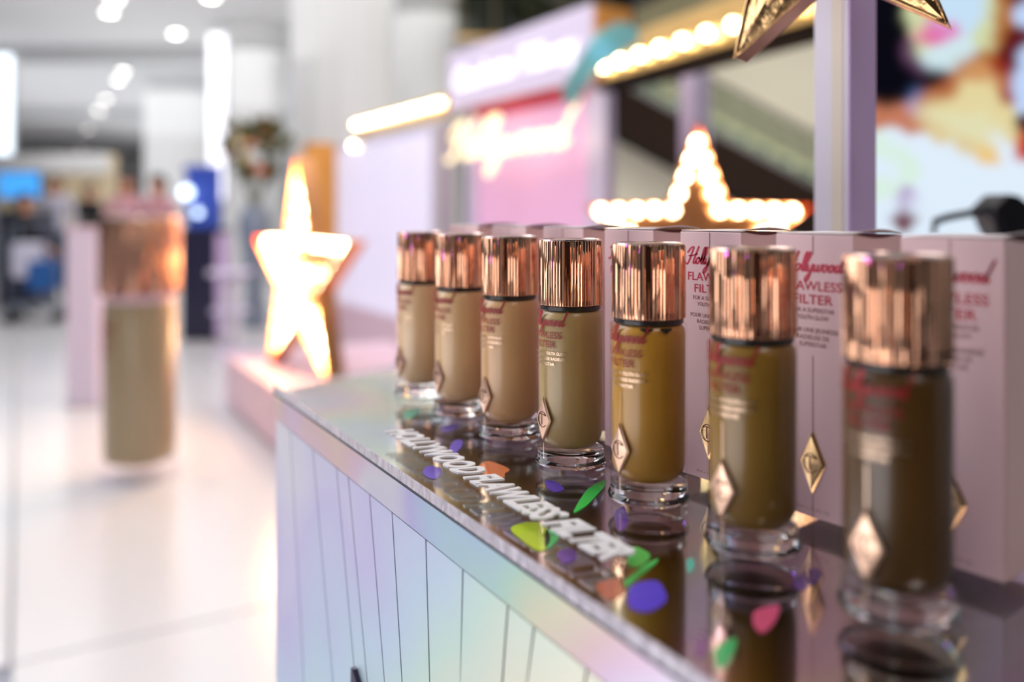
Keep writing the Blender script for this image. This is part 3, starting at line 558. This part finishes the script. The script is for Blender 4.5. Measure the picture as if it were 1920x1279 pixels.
tube('arm', [at(1752, 416, AY), at(1775, 408, AY), at(1800, 403, AY), at(1832, 398, AY), at(1858, 390, AY)], .0042, M['black'], t, 8); tube('arm_tip', [at(1753, 412, AY), at(1750, 440, AY)], .003, M['black'], t, 8)
a = at(1868, 366, AY)
pydata('housing', [q+Vector((0, d, 0)) for d in (0, .05) for q in (at(1864, 392, AY), at(1893, 364, AY), at(1912, 368, AY), at(1950, 400, AY), at(1950, 470, AY), at(1900, 470, AY), at(1880, 430, AY))], [tuple(range(7)), tuple(range(7, 14))[::-1]]+[(i, (i+1) % 7, 7+(i+1) % 7, 7+i) for i in range(7)], M['black'], t)
tube('arm_brace', [at(1846, 392, AY), at(1868, 410, AY), at(1878, 445, AY)], .006, M['black'], t, 8)
q = at(1925, 470, AY); tube('pole', [Vector((q.x, AY+.02, 0)), Vector((q.x, AY+.02, q.z+.01))], .012, M['black'], t, 10); lathe('foot', [(.12, 0), (.12, .01), (.02, .02)], M['black'], t, 24, mx=Matrix.Translation((q.x, AY+.02, 0)))

# ------------------------------------------------------------ counter
def EX(Y): return .1914-.578*Y
EL = Vector((EX(.639), .639, 0)); LEN = 1.10; DEP = .42
t = empty('display_counter', (EL.x, EL.y, 0), AU, 'holographic foil counter with clear top sheet and fan-grooved front', 'counter')
# local: +x along the edge towards the camera, +y away from the aisle
ex = Vector((.65, .76, 0)).normalized(); c_, s_ = math.cos(-AU), math.sin(-AU); ed = (ex.x*c_-ex.y*s_, ex.x*s_+ex.y*c_); kx = ed[0]/ed[1]
def outline(o): return [(0+o*0, o), (LEN, o), (LEN, DEP), (kx*DEP, DEP)]
TH = .005
prism('counter_carcass', [(.003, .006), (LEN-.003, .006), (LEN-.003, DEP-.003), (kx*DEP+.003, DEP-.003)], 0, CT-TH-.003, M['postpurple'], t)
prism('foil_top', outline(.0005), CT-TH-.003, CT-TH-.0012, M['foil_top'], t)
prism('dark_seam', [(-.0003, -.0004), (LEN, -.0004), (LEN, .004), (.004, .004)], CT-TH-.0024, CT-TH-.0009, M['darkline'], t)
sh = prism('acrylic_sheet', outline(-.0006), CT-TH-.0008, CT, M['acrylic'], t)
BH = .018
box('sheet_edge', (0, -.0008, CT-TH-.0006), (LEN, -.0006, CT-.0003), M['edgestrip'], t)  # edge sparkle and reflections put into the colour as pale streaks
bz = CT-TH-.0024
box('front_band', (0, 0, bz-BH), (LEN, .004, bz), M['foil_band'], t, .0004, seg=1)
# grooves measured on the front plane: (local x, height) pairs from sight lines
def onfront(px, py):
    Y = .1914/((px-960)/FP+.578); P = Vector(((px-960)/FP*Y, Y, 0)); return (P-EL).length*(1 if Y < EL.y else -1), CAMZ-(py-HZ)/FP*Y
G = []
for (tx, ty, bx) in ((90, 262, 145), (180, 335, 262), (275, 405, 352), (322, 440, 400), (407, 512, 468), (497, 583, 538), (632, 690, 648), (780, 803, 768), (960, 940, 935), (1065, 1020, 1030), (1275, 1185, 1262)):
    s0, z0 = onfront(500+tx/2.135, 680+ty/2.135); s1_, z1 = onfront(500+bx/2.135, 1279); G.append((s0, (s1_-s0)/(z1-z0)))
zt = bz-BH-.0008; zl = CT-.42
for k in range(3): s = G[-1][0]+.09*(1 if k == 0 else 1); G.append((s, G[-1][1]+.03*k))
edges = [(0.0005, 0)]+G+[(LEN, 0)]
for (a0, m0), (a1, m1) in zip(edges[:-1], edges[1:]):
    g = .0007; xs = lambda a, m, z: a+m*(z-zt)
    v = []
    for y in (.0008, .005):
        v += [(xs(a0, m0, zt)+g, y, zt), (xs(a1, m1, zt)-g, y, zt), (xs(a1, m1, zl)-g, y, zl), (xs(a0, m0, zl)+g, y, zl)]
    pydata('front_panel', v, [(0, 3, 2, 1), (4, 5, 6, 7), (0, 1, 5, 4), (1, 2, 6, 5), (2, 3, 7, 6), (3, 0, 4, 7)], M['foil_front'], t)
box('groove_backing', (0.0002, .0045, zl), (LEN, .0062, zt+.001), M['groove'], t)
box('lower_front', (0.0005, .0004, .05), (LEN, .006, zl-.001), M['foil_front'], t); box('kick_plate', (0.0005, .02, 0), (LEN, .04, .05), M['trim'], t)
# small dark bracket seen at the bottom of the picture
s0, z0 = onfront(664, 1250); pydata('dark_bracket', [(s0, -.002, z0), (s0+.003, -.002, z0), (s0+.003, -.002, z0-.06), (s0, -.002, z0-.06), (s0+.03, -.002, z0-.018), (s0+.03, -.002, z0-.06)] + [(s0, .001, z0), (s0+.003, .001, z0), (s0+.03, .001, z0-.018), (s0+.03, .001, z0-.06), (s0, .001, z0-.06)], [(0, 3, 2, 1), (1, 2, 5, 4), (6, 0, 1, 7), (7, 1, 4, 8), (8, 4, 5, 9), (10, 6, 7), (10, 7, 8, 9), (0, 6, 10, 3)], M['navy'], t)
# raised white words on the acrylic
def words_on_top(name, P0, P1, s, hgt, m, z, bold, parent):
    d = (P1-P0); L = d.length; d.normalize(); up = Vector((-d.y, d.x, 0)); 
    v, f = textverts(s, 1, .35, bold, 'LEFT', 1.0, L, 0)
    y0 = 0; y1 = max(p.y for p in v)
    inv = Matrix.Rotation(-AU, 4, 'Z')
    V2 = [inv @ (P0+d*p.x+up*(p.y/y1*hgt)-EL)+Vector((0, 0, z)) for p in v]; n = len(V2)
    o = pydata(name, V2, f, m, parent); so = o.modifiers.new('t', 'SOLIDIFY'); so.thickness = .0009; so.offset = 1; return o
P0 = Vector((-.0735, .4985, 0)); P1 = Vector((.0345, .3135, 0))
words_on_top('raised_lettering', P0, P1, 'HOLLYWOOD FLAWLESS FILTER', .0152, M['white'], CT+.0001, .035, t)
# diffraction glints of the lights, painted as coloured patches on the foil
def glint(pxs, col, k=0):
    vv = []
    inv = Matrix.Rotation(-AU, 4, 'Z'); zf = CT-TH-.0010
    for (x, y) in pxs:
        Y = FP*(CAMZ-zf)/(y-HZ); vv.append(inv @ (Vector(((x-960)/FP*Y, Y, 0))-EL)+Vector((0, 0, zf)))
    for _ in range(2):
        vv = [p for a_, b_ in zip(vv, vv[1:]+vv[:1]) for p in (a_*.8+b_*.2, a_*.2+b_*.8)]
    n = len(vv); m = foil('painted_glint_%d' % k, col, .06, .5, 1.5, 60, .1*k); m.node_tree.nodes['Principled BSDF'].inputs['Metallic'].default_value = .25
    pydata('painted_glint', vv, [tuple(range(n))], m, t)
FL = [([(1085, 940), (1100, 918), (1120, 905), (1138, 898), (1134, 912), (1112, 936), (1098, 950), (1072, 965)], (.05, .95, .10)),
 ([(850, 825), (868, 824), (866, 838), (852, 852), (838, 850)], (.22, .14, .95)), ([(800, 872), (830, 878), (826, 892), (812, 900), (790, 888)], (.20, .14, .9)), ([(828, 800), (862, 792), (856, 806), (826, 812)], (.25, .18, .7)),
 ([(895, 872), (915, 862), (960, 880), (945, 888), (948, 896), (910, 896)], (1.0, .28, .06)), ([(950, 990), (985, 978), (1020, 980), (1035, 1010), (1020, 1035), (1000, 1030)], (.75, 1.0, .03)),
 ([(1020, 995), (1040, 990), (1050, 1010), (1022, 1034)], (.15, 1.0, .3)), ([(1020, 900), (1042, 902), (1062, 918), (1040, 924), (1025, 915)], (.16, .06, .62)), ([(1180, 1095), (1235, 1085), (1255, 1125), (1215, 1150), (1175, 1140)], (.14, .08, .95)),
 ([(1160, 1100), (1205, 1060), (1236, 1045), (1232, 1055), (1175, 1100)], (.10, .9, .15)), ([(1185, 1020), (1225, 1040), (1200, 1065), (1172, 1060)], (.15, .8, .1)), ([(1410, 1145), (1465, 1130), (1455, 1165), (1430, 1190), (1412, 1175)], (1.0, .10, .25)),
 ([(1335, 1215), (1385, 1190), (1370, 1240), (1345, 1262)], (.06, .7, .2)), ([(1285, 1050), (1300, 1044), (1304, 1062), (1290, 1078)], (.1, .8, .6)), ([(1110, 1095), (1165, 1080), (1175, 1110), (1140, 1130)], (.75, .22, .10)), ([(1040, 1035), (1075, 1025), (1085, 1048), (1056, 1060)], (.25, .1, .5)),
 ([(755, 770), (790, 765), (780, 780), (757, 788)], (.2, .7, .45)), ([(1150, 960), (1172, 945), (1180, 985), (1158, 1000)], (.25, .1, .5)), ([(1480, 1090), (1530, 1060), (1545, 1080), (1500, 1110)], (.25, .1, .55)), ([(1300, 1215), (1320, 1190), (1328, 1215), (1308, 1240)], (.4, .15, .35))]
for k, (p, c) in enumerate(FL): glint(p, c, k)

# ------------------------------------------------------------ foundation bottles
def liquid(name, c1, c2):
    m = mat(name, c1, .32, 0, .03, 60, coat=.12); return m
def diamond(name, hw, hh, th, m, parent, z, y, lines=True, eng='engrave'):
    """raised faceted diamond facing -y, with an engraved ring and monogram"""
    v = [(0, y-th*.25, z+hh), (hw, y-th*.25, z), (0, y-th*.25, z-hh), (-hw, y-th*.25, z), (0, y-th, z+hh*.86), (hw*.82, y-th*.85, z), (0, y-th, z-hh*.86), (-hw*.82, y-th*.85, z), (0, y, z+hh), (hw, y, z), (0, y, z-hh), (-hw, y, z), (0, y-th*1.15, z)]
    f = [(0, 4, 5, 1), (1, 5, 6, 2), (2, 6, 7, 3), (3, 7, 4, 0), (4, 12, 5), (5, 12, 6), (6, 12, 7), (7, 12, 4), (8, 0, 1, 9), (9, 1, 2, 10), (10, 2, 3, 11), (11, 3, 0, 8)]
    o = pydata(name, v, f, m, parent)
    yy = y-th*1.17; r = hw*.56
    tube('monogram_ring', [(r*math.cos(.6+a*5.0/20), yy, z+1.15*r*math.sin(.6+a*5.0/20)) for a in range(21)], .00022, M[eng], o, 4)
    tube('monogram_stroke', [(-r*.1, yy, z+r*.75), (-r*.1, yy, z-r*.8)], .00025, M[eng], o, 4); tube('monogram_stroke', [(-r*.8, yy, z+r*.7), (-r*.1, yy, z+r*.85), (r*.8, yy, z+r*.65)], .00022, M[eng], o, 4)
    return o
RC = .0165; RB = .0172
def make_bottle():
    t = empty('foundation_bottle', (0, 0, 0), AU+math.radians(5))
    lathe('glass_base', [(.0150, 0), (.0181, .0004), (.0184, .0014), (.0180, .0024), (.01725, .0034), (.0172, .0070), (.0165, .0073)], M['glass'], t, 96)
    # liquid has a rounded floor
    lathe('liquid', [(.004, .0078), (.009, .0084), (.0130, .0098), (.0154, .0126), (.0163, .0160), (.0164, .074), (.0160, .0765), (.0146, .0782)], M['white'], t, 96)
    lathe('glass_shell', [(.0171, .0071), (.0172, .008), (.0172, .0765), (.0168, .0785), (.0152, .0795)], M['bottleglass'], t, 96)
    lathe('neck_ring', [(.0146, .0782), (.0156, .0790), (.0156, .0808), (.0150, .0812)], M['ring'], t, 64)
    N = 66*4; FD = [random.uniform(.00018, .00062) for _ in range(66)]
    lathe('cap', [(.0145, .0812), (.0161, .0812), (RC, .0816), (RC, .1132), (.0162, .1140), (.0158, .1142)], M['rose'], t, N, rad=lambda R, z, a, i: R-((FD[i//4] if i % 4 in (0, 1) else 0)*(1 if .0813 < z < .1135 else .6)))
    sharp(bpy.data.objects[t.children[-1].name].data, 25)
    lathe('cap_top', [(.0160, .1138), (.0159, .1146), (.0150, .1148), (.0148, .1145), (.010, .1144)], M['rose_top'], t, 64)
    v, f = ribbon2d(.0262, .00040); pydata('script_print', on_cyl(v, .01728, .0715), f, M['redprint'], t)
    for s, z, sz, wd in (('FLAWLESS', .0652, .0047, .0218), ('FILTER', .0606, .0047, .0152)):
        v, f = textverts(s, sz, 0, .00004, width=wd); pydata('print', on_cyl(v, .01728, z), f, M['redprint'], t)
    for s, z, wd in (('FOR A SUPERSTAR YOUTH GLOW', .0570, .027), ('POUR UNE JEUNESSE RADIEUSE', .0543, .026), ('DE SUPERSTAR', .0516, .014)):
        v, f = textverts(s, .0021, 0, .00002, width=wd); pydata('fine_print', on_cyl(v, .01728, z), f, M['fine'], t)
    v, f = [Vector((-.00018, 0, 0)), Vector((.00018, 0, 0)), Vector((.00018, .0150, 0)), Vector((-.00018, .0150, 0))], [(0, 1, 2, 3)]
    pydata('gold_line', on_cyl(v, .0173, .0345), f, M['fine'], t)
    v = [Vector((-.00018, 0, 0)), Vector((.00018, 0, 0)), Vector((.00018, .0075, 0)), Vector((-.00018, .0075, 0))]
    pydata('gold_line', on_cyl(v, .0173, .0045), f, M['fine'], t)
    diamond('emblem', .0060, .0116, .0009, M['emblem'], t, .0240, -.0172)
    return t
B0 = make_bottle()
# measured feet of the seven bottles (x, y) and the colour of each shade
X0, Y0, DX, DY = -.0646, .605, .0316, -.0547
SH = [(228, 194, 150), (222, 184, 134), (210, 166, 116), (172, 144, 92), (182, 132, 44), (136, 102, 36), (80, 54, 16)]
LB = ['palest beige foundation bottle, at the far end of the bottle row', 'light beige foundation bottle, second from the far end of the row', 'warm beige foundation bottle between light beige and greyish ones', 'greyish beige foundation bottle, sharply focused, middle of the seven',
      'golden tan foundation bottle with dark drips under the cap, beside crimson carton lettering', 'olive brown foundation bottle, second from the near end of the row', 'darkest brown foundation bottle, large and blurred at the near end']
for i in range(7):
    t = B0 if i == 0 else copy_tree(B0)
    t.location = (X0+DX*i, Y0+DY*i, CT+.0001); tag(t, LB[i], 'bottle', 'foundation bottles in a row on the counter')
    c = rgb(*SH[i]); lm = liquid('foundation_shade_%d' % (i+1), c, c)
    for ch in t.children:
        if ch.name.startswith('liquid'):
            ch.data = ch.data.copy(); ch.data.materials.clear(); ch.data.materials.append(lm)
    if i == 4:
        for a_ in (43, 72):
            r_ = .01729; x_ = math.radians(a_)*r_; v = [Vector((x_-.0028, 0, 0)), Vector((x_-.0012, -.0006, 0)), Vector((x_, -.0017, 0)), Vector((x_+.0012, -.0006, 0)), Vector((x_+.0028, 0, 0)), Vector((x_+.0028, .0010, 0)), Vector((x_-.0028, .0010, 0))]
            pydata('dried_drip', on_cyl(v, r_, .0771), [tuple(range(7))], M['ring'], t)
# ------------------------------------------------------------ cartons
BW = .037; BHT = .1190
def make_carton():
    t = empty('carton', (0, 0, 0), -math.radians(53.13)); h = BW/2
    box('carton_body', (-h, -h, 0), (h, h, BHT), M['carton'], t, .0004)
    # top panel bows up over the right-hand tuck
    n = 12; v = []; f = []
    for k in range(n+1):
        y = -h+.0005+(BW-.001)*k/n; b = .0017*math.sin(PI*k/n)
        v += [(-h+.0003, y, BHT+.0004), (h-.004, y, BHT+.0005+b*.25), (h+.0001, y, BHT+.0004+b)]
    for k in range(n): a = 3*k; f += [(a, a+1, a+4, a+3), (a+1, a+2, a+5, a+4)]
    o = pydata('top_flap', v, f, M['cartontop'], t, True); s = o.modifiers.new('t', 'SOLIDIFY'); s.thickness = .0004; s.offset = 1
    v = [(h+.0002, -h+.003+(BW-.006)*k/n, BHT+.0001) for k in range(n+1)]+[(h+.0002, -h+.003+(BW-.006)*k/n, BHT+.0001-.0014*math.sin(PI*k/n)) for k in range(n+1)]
    pydata('thumb_notch', v, [(k, k+1, n+2+k, n+1+k) for k in range(n)], M['cartonin'], t)
    box('side_tuck', (h, -h+.0012, .004), (h+.0003, h-.0012, BHT-.0062), M['carton'], t)
    y = -h-.00012
    v, f = ribbon2d(.029, .00046); pydata('script_print', on_plane(v, y, .1035), f, M['boxred'], t)
    for s_, z, wd, sz in (('FLAWLESS', .0955, .0270, .0056), ('FILTER', .0898, .0188, .0056)):
        v, f = textverts(s_, sz, 0, .00006, width=wd); pydata('print', on_plane(v, y, z), f, M['boxred'], t)
    for s_, z, wd in (('FOR A SUPERSTAR', .0862, .0205), ('YOUTH GLOW', .0832, .0150), ('POUR UNE JEUNESSE', .0778, .0235), ('RADIEUSE DE', .0748, .0155), ('SUPERSTAR', .0718, .0130)):
        v, f = textverts(s_, .0027, 0, .00001, width=wd); pydata('fine_print', on_plane(v, y, z), f, M['boxfine'], t)
    v, f = textverts('30 ml  e  1.0 US FL. OZ.', .0016, 0, 0, width=.016); pydata('fine_print', on_plane(v, y, .0030), f, M['boxfine'], t)
    box('gold_line', (-.00014, y-.00008, .0362), (.00014, y, .0680), M['boxfine'], t); box('gold_line', (-.00014, y-.00008, 0), (.00014, y, .0102), M['boxfine'], t); box('seam_line', (-.00012, y-.00006, .1105), (.00012, y, .1188), M['boxfine'], t)
    diamond('emblem', .0062, .0131, .0016, M['boxemblem'], t, .0232, -h)
    return t
C0 = make_carton(); d = Vector((.6, -.8, 0)); nn = Vector((.8, .6, 0))
LC = {0: 'pale pink carton at the near end, behind the darkest bottle', 1: 'pale pink carton behind and between the darkest and olive brown bottles', 2: 'pale pink carton with sharp crimson lettering, beside golden tan bottle', 3: 'pale pink carton behind the gap of greyish and golden tan bottles',
      4: 'pale pink carton behind the greyish beige bottle, fifth from near end', 5: 'pale pink carton behind warm beige bottle, second from far end', 6: 'pale pink carton at the far end of the carton row'}
for k in range(7):
    t = C0 if k == 0 else copy_tree(C0)
    cor = Vector((.170, .295, 0))+Vector((-.0322, .0490, 0))*k; c = cor-d*BW/2+nn*BW/2
    t.location = (c.x, c.y, CT+.0001); t.rotation_euler = (0, 0, -math.radians(53.13)+random.uniform(-.012, .012)); tag(t, LC[k], 'carton', 'cartons in a row behind the bottles')

# ------------------------------------------------------------ white-lilac post and foil star
q = at(1583, 399, .57); t = empty('display_post', (q.x, q.y, CT), AU, 'lilac square post with cream inset standing behind the cartons', 'post')
S = .0135
box('post_shaft', (-S, -S, 0), (S, S, .80), M['post'], t, .0005); box('cream_inset', (-S+.0145, -S-.0004, 0), (-S+.0235, -S+.0004, .80), M['postcream'], t); box('purple_face', (S, -S+.0003, 0), (S+.0012, S-.0003, .80), M['postpurple'], t, .0003)
box('post_foot', (-S-.004, -S-.004, 0), (S+.006, S+.004, .002), M['post'], t, .0005)
q = at(1556, -170, .50); R = .099; 
t = empty('foil_star', (q.x, q.y, q.z), 0, 'crinkled gold foil star with copper edges fixed high on the post', 'star')
t.rotation_euler = (0, math.radians(-3.5), math.radians(-34))
# rotation about y tilts the star in its own plane
P = star_pts(R, .40); D = .011; n = 10
bm = bmesh.new()
def facet(yc, ye):
    vs_ = [bm.verts.new((x, ye, z)) for x, z in P]; c = bm.verts.new((0, yc, 0))
    for i in range(n): bm.faces.new((vs_[i], vs_[(i+1) % n], c))
facet(-.024, -D)
bmesh.ops.subdivide_edges(bm, edges=bm.edges[:], cuts=7, use_grid_fill=True)
for v_ in bm.verts: v_.co.y += random.uniform(-.0004, .0004)
bmobj('star_front', bm, M['foilgold'], t)
v = [(x, -D, z) for x, z in P]+[(x, D, z) for x, z in P]; pydata('star_edge', v, [(i, (i+1) % n, n+(i+1) % n, n+i) for i in range(n)]+[tuple(range(10, 20))], M['foilcopper'], t)
for i in range(n):
    a, b = P[i], P[(i+1) % n]
    pts = [(a[0]+(b[0]-a[0])*s, -D-.0004+random.uniform(-.0003, .0003), a[1]+(b[1]-a[1])*s) for s in [x/10 for x in range(11)]]
    tube('folded_rim', pts, .0012, M['foilgold'], t, 5)
tube('hanging_wire', [(0, D, R*.6), (.02, .045, R*.5)], .0008, M['trim'], t, 5)
